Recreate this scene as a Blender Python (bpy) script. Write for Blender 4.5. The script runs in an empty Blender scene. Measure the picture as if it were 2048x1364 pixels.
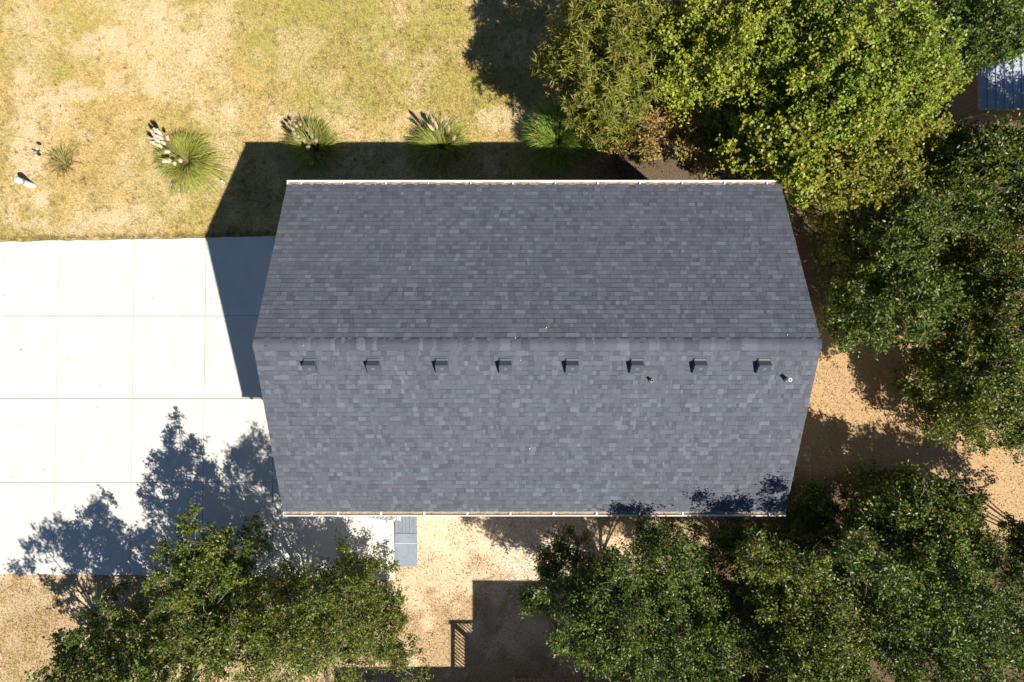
import bpy, bmesh, math, random
import numpy as np
from mathutils import Vector

# ------------------------------------------------------------------ camera, sky, sun, exposure
SC = bpy.context.scene
COL = SC.collection
SUN = Vector((0.6006, -0.5182, 1.0)).normalized()          # towards the sun

cam = bpy.data.cameras.new('camera')
cam.lens = 24.0; cam.sensor_width = 36.0; cam.clip_end = 2000.0
cam_o = bpy.data.objects.new('camera', cam); COL.objects.link(cam_o)
cam_o.location = (-0.650, -0.542, 26.208)
cam_o.rotation_euler = (math.radians(2.03), 0, 0)
SC.camera = cam_o

world = bpy.data.worlds.new('World'); SC.world = world; world.use_nodes = True
wn = world.node_tree.nodes; wl = world.node_tree.links
sky = wn.new('ShaderNodeTexSky'); sky.sky_type = 'NISHITA'; sky.sun_disc = False
sky.dust_density = 0.0; sky.ozone_density = 4.0; sky.air_density = 1.0; sky.altitude = 0
sky.sun_elevation = math.asin(SUN.z); sky.sun_rotation = math.atan2(SUN.x, SUN.y)
wl.new(sky.outputs[0], wn['Background'].inputs[0]); wn['Background'].inputs[1].default_value = 0.05

sun = bpy.data.lights.new('sun', 'SUN'); sun.energy = 5.0; sun.angle = math.radians(0.53); sun.color = (1.0, 0.94, 0.84)
sun_o = bpy.data.objects.new('sun', sun); COL.objects.link(sun_o)
sun_o.rotation_euler = (-SUN).to_track_quat('-Z', 'Y').to_euler(); sun_o.location = (12, -12, 40)

SC.view_settings.view_transform = 'Standard'; SC.view_settings.look = 'None'
SC.view_settings.gamma = 1.0; SC.view_settings.use_curve_mapping = False
SC.view_settings.exposure = 0.82
SC.cycles.max_bounces = 5; SC.cycles.diffuse_bounces = 2; SC.cycles.glossy_bounces = 2; SC.cycles.transmission_bounces = 2

rng = np.random.default_rng(7)
random.seed(7)

# ------------------------------------------------------------------ helpers
def link(o, parent=None):
    COL.objects.link(o)
    if parent is not None: o.parent = parent
    return o

def empty(name, loc=(0, 0, 0), parent=None):
    o = bpy.data.objects.new(name, None); o.location = loc; o.empty_display_size = 0.2
    return link(o, parent)

def tag(o, label=None, cat=None, group=None, kind=None):
    if label: o['label'] = label
    if cat: o['category'] = cat
    if group: o['group'] = group
    if kind: o['kind'] = kind
    return o

class MB:
    """collects boxes, prisms and tubes into one mesh"""
    def __init__(s): s.v = []; s.f = []; s.c = []
    def add(s, vs, fs, col=None):
        b = len(s.v); s.v += [tuple(p) for p in vs]; s.f += [tuple(b + i for i in f) for f in fs]
        s.c += [col if col is not None else (1, 1, 1)] * len(fs)
    def box(s, x0, x1, y0, y1, z0, z1, col=None):
        s.add([(x0,y0,z0),(x1,y0,z0),(x1,y1,z0),(x0,y1,z0),(x0,y0,z1),(x1,y0,z1),(x1,y1,z1),(x0,y1,z1)],
              [(0,3,2,1),(4,5,6,7),(0,1,5,4),(1,2,6,5),(2,3,7,6),(3,0,4,7)], col)
    def tube(s, pts, rads, n=5, col=None, cap=True):
        pts = [Vector(p) for p in pts]; rings = []
        vs = []; fs = []
        for i, p in enumerate(pts):
            d = (pts[min(i+1, len(pts)-1)] - pts[max(i-1, 0)])
            d = d.normalized() if d.length > 1e-6 else Vector((0,0,1))
            a = d.cross(Vector((0.31, 0.87, 0.2))).normalized(); b = d.cross(a)
            for k in range(n):
                t = 2*math.pi*k/n
                vs.append(p + (a*math.cos(t) + b*math.sin(t))*rads[i])
        for i in range(len(pts)-1):
            for k in range(n):
                fs.append((i*n+k, i*n+(k+1)%n, (i+1)*n+(k+1)%n, (i+1)*n+k))
        if cap:
            fs.append(tuple(range(n))[::-1]); fs.append(tuple((len(pts)-1)*n+k for k in range(n)))
        s.add(vs, fs, col)
    def build(s, name, mat, parent=None, smooth=False, bevel=0, color=False):
        me = bpy.data.meshes.new(name); me.from_pydata(s.v, [], s.f); me.update()
        if color:
            at = me.attributes.new('Col', 'FLOAT_COLOR', 'FACE')
            a = np.ones((len(s.f), 4), np.float32); a[:, :3] = np.array(s.c, np.float32)
            at.data.foreach_set('color', a.ravel())
        if smooth: me.polygons.foreach_set('use_smooth', [True]*len(me.polygons))
        me.materials.append(mat)
        o = bpy.data.objects.new(name, me); link(o, parent)
        if bevel:
            m = o.modifiers.new('bevel', 'BEVEL'); m.width = bevel; m.segments = 2; m.limit_method = 'ANGLE'
        return o

def np_mesh(name, verts, faces, mat, parent=None, col=None, smooth=False):
    """verts (N,3), faces (M,k) numpy, col per vertex (N,3)"""
    me = bpy.data.meshes.new(name); N = len(verts); M, k = faces.shape
    me.vertices.add(N); me.vertices.foreach_set('co', np.ascontiguousarray(verts, np.float32).ravel())
    me.loops.add(M*k); me.loops.foreach_set('vertex_index', np.ascontiguousarray(faces, np.int32).ravel())
    me.polygons.add(M); me.polygons.foreach_set('loop_start', np.arange(0, M*k, k, dtype=np.int32))
    if smooth: me.polygons.foreach_set('use_smooth', np.ones(M, bool))
    me.update(calc_edges=True)
    if col is not None:
        at = me.attributes.new('Col', 'FLOAT_COLOR', 'POINT')
        a = np.ones((N, 4), np.float32); a[:, :3] = col; at.data.foreach_set('color', a.ravel())
    me.materials.append(mat)
    return link(bpy.data.objects.new(name, me), parent)

def smoothstep(a, b, x):
    t = np.clip((x-a)/(b-a), 0, 1); return t*t*(3-2*t)

_perm = np.random.default_rng(3).random((256, 256))
def vnoise(x, y, s):
    x = np.asarray(x)/s; y = np.asarray(y)/s
    xi = np.floor(x).astype(int); yi = np.floor(y).astype(int); fx = x-xi; fy = y-yi
    fx = fx*fx*(3-2*fx); fy = fy*fy*(3-2*fy); g = lambda i, j: _perm[i % 256, j % 256]
    return (g(xi,yi)*(1-fx)+g(xi+1,yi)*fx)*(1-fy) + (g(xi,yi+1)*(1-fx)+g(xi+1,yi+1)*fx)*fy
def fbm(x, y, s, o=4):
    r = 0; a = 1; t = 0
    for k in range(o):
        r = r + a*vnoise(np.asarray(x)+17.3*k, np.asarray(y)-9.1*k, s/2**k); t += a; a *= .55
    return r/t
def unit(v): return v/np.maximum(np.linalg.norm(v, axis=-1, keepdims=True), 1e-9)

# ------------------------------------------------------------------ materials
def mat(name, color=(0.5,0.5,0.5), rough=0.7, spec=0.3, attr=False, n_scale=0, n_amt=0.15, bump=0, bump_scale=40, metal=0.0, stretch=None):
    m = bpy.data.materials.new(name); m.use_nodes = True
    nt = m.node_tree; N = nt.nodes; L = nt.links; b = N['Principled BSDF']
    b.inputs['Roughness'].default_value = rough; b.inputs['Specular IOR Level'].default_value = spec; b.inputs['Metallic'].default_value = metal
    if attr:
        a = N.new('ShaderNodeAttribute'); a.attribute_name = 'Col'; src = a.outputs['Color']
        mul = N.new('ShaderNodeMix'); mul.data_type = 'RGBA'; mul.blend_type = 'MULTIPLY'; mul.inputs[0].default_value = 1
        L.new(src, mul.inputs[6]); mul.inputs[7].default_value = (*color, 1); src = mul.outputs[2]
    else:
        c = N.new('ShaderNodeRGB'); c.outputs[0].default_value = (*color, 1); src = c.outputs[0]
    tc = N.new('ShaderNodeNewGeometry'); pos = tc.outputs['Position']
    if stretch:
        mp = N.new('ShaderNodeMapping'); mp.inputs['Scale'].default_value = stretch; L.new(pos, mp.inputs[0]); pos = mp.outputs[0]
    if n_scale:
        n = N.new('ShaderNodeTexNoise'); n.inputs['Scale'].default_value = n_scale; n.inputs['Detail'].default_value = 6
        n.inputs['Roughness'].default_value = .65; L.new(pos, n.inputs['Vector'])
        r = N.new('ShaderNodeMapRange'); r.inputs[1].default_value = .25; r.inputs[2].default_value = .75
        r.inputs[3].default_value = 1-n_amt; r.inputs[4].default_value = 1+n_amt; L.new(n.outputs[0], r.inputs[0])
        mx = N.new('ShaderNodeVectorMath'); mx.operation = 'SCALE'; L.new(src, mx.inputs[0]); L.new(r.outputs[0], mx.inputs['Scale']); src = mx.outputs[0]
    L.new(src, b.inputs['Base Color'])
    if bump:
        n2 = N.new('ShaderNodeTexNoise'); n2.inputs['Scale'].default_value = bump_scale; n2.inputs['Detail'].default_value = 5; L.new(pos, n2.inputs['Vector'])
        bm_ = N.new('ShaderNodeBump'); bm_.inputs['Strength'].default_value = bump; bm_.inputs['Distance'].default_value = .02
        L.new(n2.outputs[0], bm_.inputs['Height']); L.new(bm_.outputs[0], b.inputs['Normal'])
    return m

def leaf_mat(name, rough=0.42, spec=0.5, trans=0.28, tint=(1.25, 1.3, 0.55)):
    m = bpy.data.materials.new(name); m.use_nodes = True
    nt = m.node_tree; N = nt.nodes; L = nt.links; b = N['Principled BSDF']
    a = N.new('ShaderNodeAttribute'); a.attribute_name = 'Col'
    b.inputs['Roughness'].default_value = rough; b.inputs['Specular IOR Level'].default_value = spec
    L.new(a.outputs['Color'], b.inputs['Base Color'])
    t = N.new('ShaderNodeBsdfTranslucent'); v = N.new('ShaderNodeVectorMath'); v.operation = 'MULTIPLY'; v.inputs[1].default_value = tint
    L.new(a.outputs['Color'], v.inputs[0]); L.new(v.outputs[0], t.inputs[0])
    mx = N.new('ShaderNodeMixShader'); mx.inputs[0].default_value = trans
    L.new(b.outputs[0], mx.inputs[1]); L.new(t.outputs[0], mx.inputs[2]); L.new(mx.outputs[0], N['Material Output'].inputs[0])
    return m

M_ground = mat('ground_soil', (1,1,1), .95, .1, attr=True, n_scale=14, n_amt=.42, bump=.9, bump_scale=26)
M_grass = leaf_mat('grass_blade', .8, .1, .12, (1.1, 1.1, .7))
M_litter = mat('dry_leaf', (1,1,1), .8, .2, attr=True)
M_conc = mat('concrete', (.52,.50,.46), .85, .2, n_scale=1.6, n_amt=.07, bump=.12, bump_scale=60)
M_joint = mat('joint_sand', (.42,.31,.22), .95, .1, n_scale=6, n_amt=.3)
M_shingle = mat('asphalt_shingle', (1,1,1), .9, .25, attr=True, n_scale=45, n_amt=.14, bump=.35, bump_scale=130)
M_white = mat('white_paint', (.80,.78,.74), .45, .4, n_scale=3, n_amt=.05)
M_siding = mat('vinyl_siding', (.62,.60,.55), .6, .3, n_scale=2, n_amt=.04)
M_debris = mat('gutter_debris', (.26,.185,.115), .95, .1, n_scale=14, n_amt=.5)
M_ventm = mat('vent_plastic', (.066,.075,.092), .55, .35, n_scale=20, n_amt=.08)
M_ventd = mat('vent_plastic_ring', (.11,.12,.135), .6, .3)
M_dark = mat('dark_gap', (.02,.02,.02), .9, .1)
M_pvc = mat('white_pvc', (.75,.75,.73), .4, .4)
M_felt = mat('roof_felt', (.035,.035,.04), .95, .1)
M_rubber = mat('grey_flashing', (.07,.075,.09), .7, .3)
M_lead = mat('pipe_boot', (.22,.23,.25), .6, .4)
M_deckgrey = mat('grey_painted_deck', (.175,.20,.235), .6, .3, n_scale=9, n_amt=.3, stretch=(4, 1, 1))
M_ramp = mat('grey_painted_ramp', (.19,.225,.275), .6, .3, n_scale=4, n_amt=.16)
M_wood = mat('weathered_wood', (.24,.19,.13), .85, .2, n_scale=8, n_amt=.3, stretch=(1, 1, 6))
M_moss = mat('mossy_board', (.22,.19,.06), .9, .15, n_scale=9, n_amt=.35)
M_metalroof = mat('ribbed_metal', (.34,.37,.42), .45, .5, n_scale=2, n_amt=.12)
M_tanwall = mat('tan_boarding', (.30,.22,.14), .85, .2, n_scale=5, n_amt=.18, stretch=(1,1,4))
M_bark = mat('grey_bark', (.20,.17,.14), .95, .15, n_scale=10, n_amt=.35, bump=.5, bump_scale=25)
M_glass = mat('window_glass', (.04,.05,.06), .08, .6)
M_oak = leaf_mat('oak_leaf', .40, .30, .12, (1.2,1.3,.5))
M_vine = leaf_mat('round_leaf', .45, .4, .20, (1.2,1.25,.5))
M_bay = leaf_mat('narrow_leaf', .45, .4, .18, (1.2,1.2,.5))
M_pampas = leaf_mat('pampas_blade', .55, .3, .3, (1.1,1.2,.6))
M_plume = leaf_mat('plume', .9, .1, .35, (1,1,1))
M_pebble = mat('pebble', (1,1,1), .8, .2, attr=True)
TREES=[
 ('bay_tree','bay',"yellow-green tree with whorled narrow leaves at the lawn's edge",(2.79, 9.89),[(1.86,10.41,4.6,1.19),(1.39,9.19,4.4,0.99),(1.27,9.79,4,0.73),(2.12,8.2,4.4,1.15),(3.08,9.4,5,1.09),(2.53,10.69,5,1.09),(3.63,10.48,5.4,0.91),(3.25,8.37,4.4,0.88),(1.78,8.2,3,0.58),(2.61,7.82,3.2,0.67)]),
 ('brown_leaved_tree','brown','thin tree with browning leaves and bare grey twigs above the mossy boards',(4.84, 7.8),[(3.19,7.79,2.2,0.67),(4.02,7.57,3.4,0.8),(5.03,6.98,3.4,0.7),(5.62,7.27,3.7,0.76),(6.1,6.78,3.2,0.67),(4.53,8,3.4,0.67),(3.67,7.17,2,0.39),(6.56,6.57,3.6,0.56)]),
 ('vine_covered_tree','vine','bright green round-leaved tree beside the narrow-leaved yellow-green one',(6.84, 10.26),[(4.42,9.1,5.3,0.8),(4.46,8.36,4.8,0.78),(5.09,8.43,5.4,0.73),(5.31,9.54,6,0.86),(5.94,9.64,6.4,0.9),(6.07,8.6,6.4,0.87),(6.89,9.54,6.6,0.86),(7.03,8.84,6.2,0.81),(5.05,10.21,5.6,0.75),(4.49,10.59,4.4,0.51),(5.92,8.2,4.4,0.57),(6.3,7.54,4.2,0.64),(7.46,8.28,4.2,0.48)]),
 ('vine_covered_tree','vine',"largest sunlit round-leaved tree, beyond the roof's upper right corner",(11.52, 10.08),[(7.92,9.54,6.6,1.01),(8.99,9.51,6.8,1.07),(10.25,9.39,6.6,1.08),(7.91,8.22,6.9,0.99),(8.91,8.23,7.2,1.09),(10.15,8.17,7,1.07),(11.64,8.54,6.2,0.88),(12.38,8.19,5.6,0.68),(8.32,7.25,6.6,0.95),(9.33,7.2,6.9,1.02),(10.76,7.4,6.4,0.96),(7.69,7.71,6,0.74),(12.35,7.72,5,0.62),(9.23,6.68,5.9,0.77),(10.49,6.8,5.8,0.75)]),
 ('vine_covered_tree','vine',"round-leaved tree leaning over the roof's upper right corner",(8.96, 7.71),[(6.77,7.33,5.2,0.68),(7,6.49,5.8,0.75),(7.74,6.5,6.2,0.76),(6.6,6.3,5.2,0.71),(7.37,5.86,6,0.65),(7.96,5.59,6,0.65),(6.94,5.9,5.2,0.46),(7.7,4.88,6.4,0.38),(7.8,4.35,6,0.27)]),
 ('yellowing_tree','yellow','yellow-tinged round-leaved tree between the bright one and the dark oaks',(12.17, 6.44),[(9.33,5.74,5,0.9),(10.18,6.15,5.2,0.86),(11.27,6.3,5.2,0.86),(12.45,6.43,4.8,0.69),(10.2,5.16,4.8,0.85),(11.16,5.39,4.8,0.82),(12.23,5.53,4.6,0.66),(9.27,5.02,4.4,0.67),(10.11,4.79,4,0.55),(12.82,5.26,4.4,0.57)]),
 ('oak_tree','oak','dark oak beside the ribbed metal shed roof',(16.25, 12.09),[(12.63,10.32,5.4,0.94),(13.71,10.16,5.4,1.01),(14.8,10.32,5.4,1.01),(13.4,9.61,4.9,0.81),(14.58,9.7,4.7,0.76),(15.63,10.03,4.7,0.66),(14.8,11.33,5,0.93)]),
 ('oak_tree','oak',"dark oak growing right beside the roof's sloping edge",(12.99, 2.85),[(9.82,1.19,4.8,0.75),(9.77,1.68,4.6,0.38),(10.28,0.64,4.8,0.66),(10.59,1.14,5.4,0.85),(11.66,1.14,5.4,0.85),(11.34,2.09,5.2,0.68),(12.38,1.64,5,0.68),(10.89,2.71,5.2,0.74),(11.7,2.99,5.4,0.79),(11.44,3.8,4.8,0.72),(12.15,3.95,5.2,0.8),(13.37,4.31,5,0.68),(10.94,2.46,4.2,0.61),(10.81,3.36,3.2,0.67),(10.75,4.25,3,0.61),(12,4.61,4.4,0.67)]),
 ('oak_tree','oak','dark oak along the right edge below the shed',(16.64, 6.26),[(13.71,6.27,4.8,0.82),(14.44,6.37,5,0.87),(15.22,6.05,5,0.87),(13.81,5.36,5.2,0.86),(14.88,5.1,5,0.81),(13.42,5.45,4.6,0.66),(14.81,3.76,3.8,0.75),(15.97,3.92,3.8,0.66),(16.07,4.68,3,0.82),(15.72,3.27,3.2,0.71),(14.73,3.07,3.4,0.6),(16.4,2.82,3.4,0.6),(16.31,4.97,3.6,0.6)]),
 ('oak_tree','oak','broad dark oak at the right edge above the sunlit leaf litter',(16.12, -0.36),[(14.7,2.16,4.6,0.73),(13.75,0.38,3.4,0.6),(14.02,1.3,3.4,0.57),(15.18,1.49,5,0.81),(14.17,0.85,5.2,0.83),(14.92,0.08,5.2,0.86),(13.5,0.09,4.9,0.78),(12.99,-0.54,4.7,0.79),(13.61,-0.69,5.4,0.88),(14.73,-1.15,5.2,0.86),(14.09,-1.43,1.8,0.64),(14.74,-1.76,2.3,0.81),(13.92,-1.94,4.9,0.84),(15.42,-2.93,1.9,0.71),(15.95,-2.35,3.6,0.83),(14.58,-2.32,1.7,0.61),(17.13,-3.42,2.2,0.63)]),
 ('oak_tree','oak','oak with a leafy spire below the sunlit leaf litter',(13.52, -5.98),[(12.65,-4.18,2.9,0.26),(12.17,-4.8,3.2,0.74),(13,-4.88,3.2,0.74),(12.42,-4.96,5.2,0.8),(11.38,-5.14,5.4,0.85),(10.5,-5.19,5.2,0.68),(13.01,-5.64,5.2,0.74),(12,-5.84,5.6,0.78),(10.8,-5.77,5.6,0.75),(10.14,-5.61,5,0.53),(14.9,-5.25,2.6,0.52),(13.51,-4.88,3.2,0.51),(13.74,-5.22,3.6,0.6),(12.8,-5.18,3.8,0.66),(11.45,-4.97,3.6,0.56)]),
 ('oak_tree','oak','largest oak filling the lower right corner',(14.16, -9.11),[(8.19,-5.49,8.3,0.55),(8.82,-5.86,8.2,0.63),(9.83,-6.85,6.8,0.8),(10.94,-6.5,6.6,0.86),(12.19,-6.48,6.2,0.82),(13.48,-6.36,5.6,0.72),(14.07,-6.89,5.8,0.81),(10.82,-7.34,7,0.93),(11.93,-7.34,7,0.93),(13.32,-7.83,6.4,0.87),(10.09,-7.82,6.8,0.85),(10.92,-8.51,6.8,0.94),(12.16,-8.74,6.6,0.95),(13.58,-9.04,6.2,0.88),(10.25,-9.19,6.2,0.82)]),
 ('oak_tree','oak','oak between the two largest ones along the bottom edge',(9.61, -8.93),[(6.1,-5.54,7.8,0.51),(6.61,-5.77,7.7,0.57),(7.24,-5.84,8,0.51),(6.46,-6.68,6,0.5),(6.43,-7.37,5.2,0.43),(7.78,-6.97,6,0.68),(8.08,-7.48,6.6,0.78),(7.31,-7.69,6.4,0.75),(6.81,-8.2,5.8,0.69),(8.97,-8.19,6.2,0.64),(8.07,-8.46,6.6,0.83),(7.23,-8.9,6.2,0.79),(9.05,-9.27,6,0.68),(7.94,-9.47,6.2,0.76),(6.71,-9.32,5.2,0.52)]),
 ('oak_tree','oak',"broad oak at the bottom beside the neighbouring house's shadow",(3.83, -8.76),[(3.25,-5.14,6.4,0.26),(3.38,-5.5,7.1,0.5),(2.88,-6.13,6.4,0.64),(3.87,-5.91,7.1,0.56),(2.15,-6.71,5.4,0.55),(1.09,-6.76,3.6,0.56),(0.43,-7.09,3.6,0.46),(1.68,-7.06,3.4,0.43),(0.25,-7.69,4,0.49),(0.85,-7.65,4.6,0.66),(1.72,-7.52,5.2,0.65),(0.16,-8.09,4.2,0.39),(2.51,-7.11,6,0.71),(3.53,-7.26,6,0.68),(4.66,-7.24,5.6,0.6),(1.97,-8.13,5.6,0.69),(1.24,-8.57,5.4,0.67),(2.8,-8.05,6,0.77),(3.96,-8.27,6,0.74),(5.1,-8.13,5.6,0.57),(1.87,-9.17,5.2,0.58),(2.97,-9.07,5.8,0.75),(4.15,-9.36,5.8,0.78),(5.25,-9.07,5.8,0.69),(2.77,-9.92,5.2,0.62),(5.53,-9.74,5.6,0.6),(5.06,-6.46,4.4,0.42),(5.61,-6.93,4.4,0.54),(6.15,-7.4,4.4,0.54),(5.94,-8.04,4.8,0.53),(6.02,-6.51,3,0.41)]),
 ('oak_tree','oak',"small shaded oak tight against the roof's lower right corner",(9.47, -6.68),[(9.41,-5.34,2.6,0.59),(9.99,-5.8,2.8,0.58),(10.11,-4.99,2.2,0.46),(8.96,-6.39,2.8,0.55),(6.8,-6.49,2.4,0.45),(7.15,-7.04,2.6,0.48),(9.96,-6.54,3.2,0.57),(9.21,-7.18,3,0.61),(9.15,-7.11,4.6,0.7),(9.57,-7.52,5,0.62),(9.82,-6.24,2.4,0.52)]),
 ('oak_tree','oak','oak with an upright pointed tip overhanging the driveway',(-11.41, -8.42),[(-10.39,-5.13,5,0.2),(-10.43,-5.59,4.8,0.24),(-10.97,-5.55,4.6,0.22),(-10.93,-6.18,4.6,0.38),(-10.28,-6.1,4.6,0.35),(-11.56,-6.68,4.2,0.35),(-9.87,-6.64,4.6,0.51),(-10.5,-6.72,4.6,0.54),(-11.37,-7.17,4.4,0.54),(-10.32,-7.27,4.8,0.72),(-9.68,-7.32,4.4,0.57),(-11.97,-7.53,4,0.36),(-9.17,-6.47,3.8,0.16),(-9.65,-6.65,4,0.29),(-11.56,-8.08,4,0.59),(-10.09,-8.19,4.6,0.76),(-9.23,-8.26,4.4,0.64),(-10.95,-8.8,4.4,0.73),(-9.6,-9.03,4.6,0.79),(-11.35,-9.74,4.2,0.71),(-10.15,-9.96,4.4,0.83),(-8.81,-9.43,4.2,0.64),(-12.47,-9.35,3.6,0.4)]),
 ('oak_tree','oak',"dense oak between the driveway's edge and the bare litter patch",(-7.37, -9.62),[(-7.34,-7.61,5.6,0.66),(-6.45,-7.17,6.6,0.6),(-5.85,-7.4,6,0.53),(-5.54,-7.81,4.8,0.47),(-5.25,-8.17,3,0.22),(-7.78,-8.35,5.4,0.67),(-6.45,-7.82,6.8,0.77),(-5.62,-7.83,6.2,0.73),(-5.21,-8.34,4.4,0.51),(-7.19,-9.07,5.8,0.81),(-5.99,-8.82,6.4,0.81),(-5.34,-8.87,5.2,0.71),(-4.84,-9.51,3.8,0.49),(-5.23,-9.95,4.6,0.73),(-4.5,-10.23,3.4,0.47),(-3.98,-10.9,3,0.44),(-8.27,-10.02,4.8,0.69)]),
 ('oak_tree','oak','low oak at the lower left corner beside the tan ground',(-15.21, -11.0),[(-13.11,-8.16,4.9,0.19),(-13.21,-8.5,4.8,0.28),(-14.1,-8.85,4.4,0.51),(-13.43,-9.03,4.6,0.44),(-14.58,-9.51,4,0.46),(-14.93,-10.14,3.8,0.56),(-13.68,-9.96,4.4,0.7),(-12.82,-9.81,4.4,0.64),(-15.89,-10.73,3.2,0.44),(-12.63,-10.53,4,0.55),(-14.73,-10.63,6,0.59),(-13.39,-10.54,6.6,0.72),(-12.15,-10.44,6.8,0.74),(-11.18,-10.5,6.4,0.67),(-16.13,-10.76,5,0.37)]),
 ('oak_tree','oak','oak at the right edge beyond the end of the sunlit litter',(20.48, -8.24),[(16.22,-6.07,4.4,0.67),(16.43,-6.58,4.8,0.85),(16.04,-6.68,4.2,0.58),(17.56,-5.99,4.4,0.7),(16.19,-6.95,4.6,0.79),(17.62,-6.33,4.6,0.82),(16.9,-6.09,3,0.41)]),
 ('oak_tree','oak','oak beyond the right edge beside the litter clearing',(21.27, -0.0),[(17.65,0.86,5,0.93),(18.42,1.47,5.2,1.08),(18.03,-0.38,5.4,1.07),(17.71,2.14,4.8,0.86),(19.5,0.24,5,1.09)]),
 ('oak_tree','oak','oak beyond the right edge level with the ridge',(21.61, 4.82),[(17.76,4.31,5,0.99),(18.3,3.29,5.4,1.07),(18.69,4.89,5.2,1.02),(17.64,5.74,5,0.93),(19.63,4.15,5,1.03)]),
 ('oak_tree','oak','oak beyond the right edge beside the shed',(21.53, 8.07),[(17.69,7.16,5,0.99),(18.28,7.49,5.4,1.07),(18.42,6.15,5.2,1.02),(17.9,8.28,4.6,0.73),(19.57,7.01,5,1.03)]),
]

# ------------------------------------------------------------------ ground
HX, HY = 7.02, 4.45           # house walls
def in_paved(x, y):
    p = (x < -5.12) & (y < 4.30 + .012*(x+16)) & (y > -8.47 - .02*np.clip(x+15, 0, 12))
    p |= (x > -5.1) & (x < -4.26) & (y > -8.09) & (y < -6.0)
    return p
def in_house(x, y): return (np.abs(x) < HX) & (np.abs(y) < HY)

SAND = [(-19.62, 8.6, .42, 2.2), (-19.45, 6.9, .5, .9), (-18.85, 9.6, .55, .45), (-18.5, 9.2, .4, .3), (-17.2, 5.0, .55, .35), (-15.0, 5.45, .5, .3),
        (-19.4, 4.9, .5, .3), (-16.1, 5.05, .8, .35), (-14.6, 12.9, 1.4, .9), (-13.0, 11.8, .9, .7), (-16.6, 12.1, 1.2, .6), (-14.9, 10.6, 1.0, .6), (-17.4, 10.0, .8, .3),
        (-19.0, 5.9, .6, .25), (-9.6, 8.9, .8, .3), (-3.8, 8.9, .9, .35), (-1.0, 9.0, .6, .4), (-12.0, 9.4, .7, .3)]
GREEN = [(-8.6, 12.8, 1.6, 1.2), (-8.4, 9.9, .8, .6), (-6.5, 12.0, 2.6, 1.6), (-4.0, 11.5, 1.8, 2.2), (-10.2, 12.2, 1.2, .8), (-1.8, 10.2, 1.2, 1.2), (-6.5, 9.8, 1.5, .8), (-18.4, 11.0, .6, .4)]

def zones(x, y):
    """weights of sand, green, straw, pale sand yard, litter, forest floor"""
    w1 = fbm(x, y, 1.5, 5); w2 = fbm(x+50, y+20, .6, 4); w3 = fbm(x-31, y+77, 4.0, 4); w4 = fbm(x+5, y-8, .22, 3)
    sand = smoothstep(.52, .70, w1*.5+w2*.35+w4*.2)*(.35+.65*smoothstep(-6, -14, x))*.48
    for (a, b, rx, ry) in SAND:
        d = np.sqrt(((x-a)/rx)**2 + ((y-b)/ry)**2) + (w2-.5)*2.4 + (w1-.5)*1.6 + (w4-.5)*1.6
        sand = np.maximum(sand, smoothstep(1.25, .35, d)*.58)
    green = smoothstep(.45, .8, w3*.6+w2*.5+(w4-.5)*.3)*.44
    for (a, b, rx, ry) in GREEN:
        d = np.sqrt(((x-a)/rx)**2 + ((y-b)/ry)**2) + (w2-.5)*2.2 + (w4-.5)*1.2 + (w1-.5)*1.5
        green = np.maximum(green, smoothstep(1.4, .1, d)*.55)
    lawn = smoothstep(3.6, 4.2, y)*smoothstep(3.3, 1.6, x + (w1-.5)*2)
    drip = smoothstep(6.9, 6.2, y+(w1-.5)*2)*smoothstep(-8.6, -7.4, x)*lawn*smoothstep(.42, .62, w1)
    yard = (1-lawn)*smoothstep(-5.3, -5.0, x)*smoothstep(2.6, 1.0, x+(w1-.5)*2)*smoothstep(-8.5, -7.7, y+(w1-.5)*1.4+.15*(x))*smoothstep(-4, -5, y)
    return sand*lawn, green*lawn, lawn, drip, yard, w1, w2, w3

C_straw = np.array((.43,.31,.125)); C_straw2 = np.array((.49,.37,.19)); C_green = np.array((.22,.235,.035)); C_sand = np.array((.53,.40,.27))
C_yard = np.array((.56,.44,.30)); C_lit = np.array((.37,.26,.155)); C_lit2 = np.array((.38,.295,.16)); C_soil_shade = np.array((.075,.052,.033)); C_drip = np.array((.26,.23,.19))
def ground_color(x, y):
    s, g, lawn, drip, yard, w1, w2, w3 = zones(x, y)
    mixk = lambda a, b, k: a*(1-k[..., None]) + b*k[..., None]
    straw = mixk(np.broadcast_to(C_straw, x.shape+(3,)), C_straw2, smoothstep(.35, .65, w1))
    c = mixk(straw, C_green, np.clip(g, 0, 1)); c = mixk(c, C_sand, np.clip(s, 0, 1)); c = mixk(c, C_drip, np.clip(drip*.8, 0, 1))
    # wood side and yard
    lit = mixk(np.broadcast_to(C_lit, x.shape+(3,)), C_lit2, smoothstep(.4, .65, w3*.6+w1*.4))
    lit = mixk(lit, C_sand*1.02, smoothstep(.44, .60, w2*.45+w1*.55)*.85*smoothstep(-4, -6, y)*smoothstep(6, 3, x))
    lit = mixk(lit, C_sand, .55*smoothstep(-13, -17, x)*smoothstep(.35,.6,w1))
    lit = mixk(lit, np.array((.40,.255,.13)), .8*smoothstep(6, 8, x))
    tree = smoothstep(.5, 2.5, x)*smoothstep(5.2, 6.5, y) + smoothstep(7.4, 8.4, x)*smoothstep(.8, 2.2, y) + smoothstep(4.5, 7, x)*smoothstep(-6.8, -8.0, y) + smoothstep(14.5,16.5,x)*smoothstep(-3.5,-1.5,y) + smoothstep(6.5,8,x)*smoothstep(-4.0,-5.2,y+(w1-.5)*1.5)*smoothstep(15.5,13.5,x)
    lit = mixk(lit, C_soil_shade, np.clip(tree, 0, 1)*.9)  # brown forest soil, deep shade under the trees painted into its colour
    lit = mixk(lit, C_yard, np.clip(yard, 0, 1))
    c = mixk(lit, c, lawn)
    return c

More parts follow.
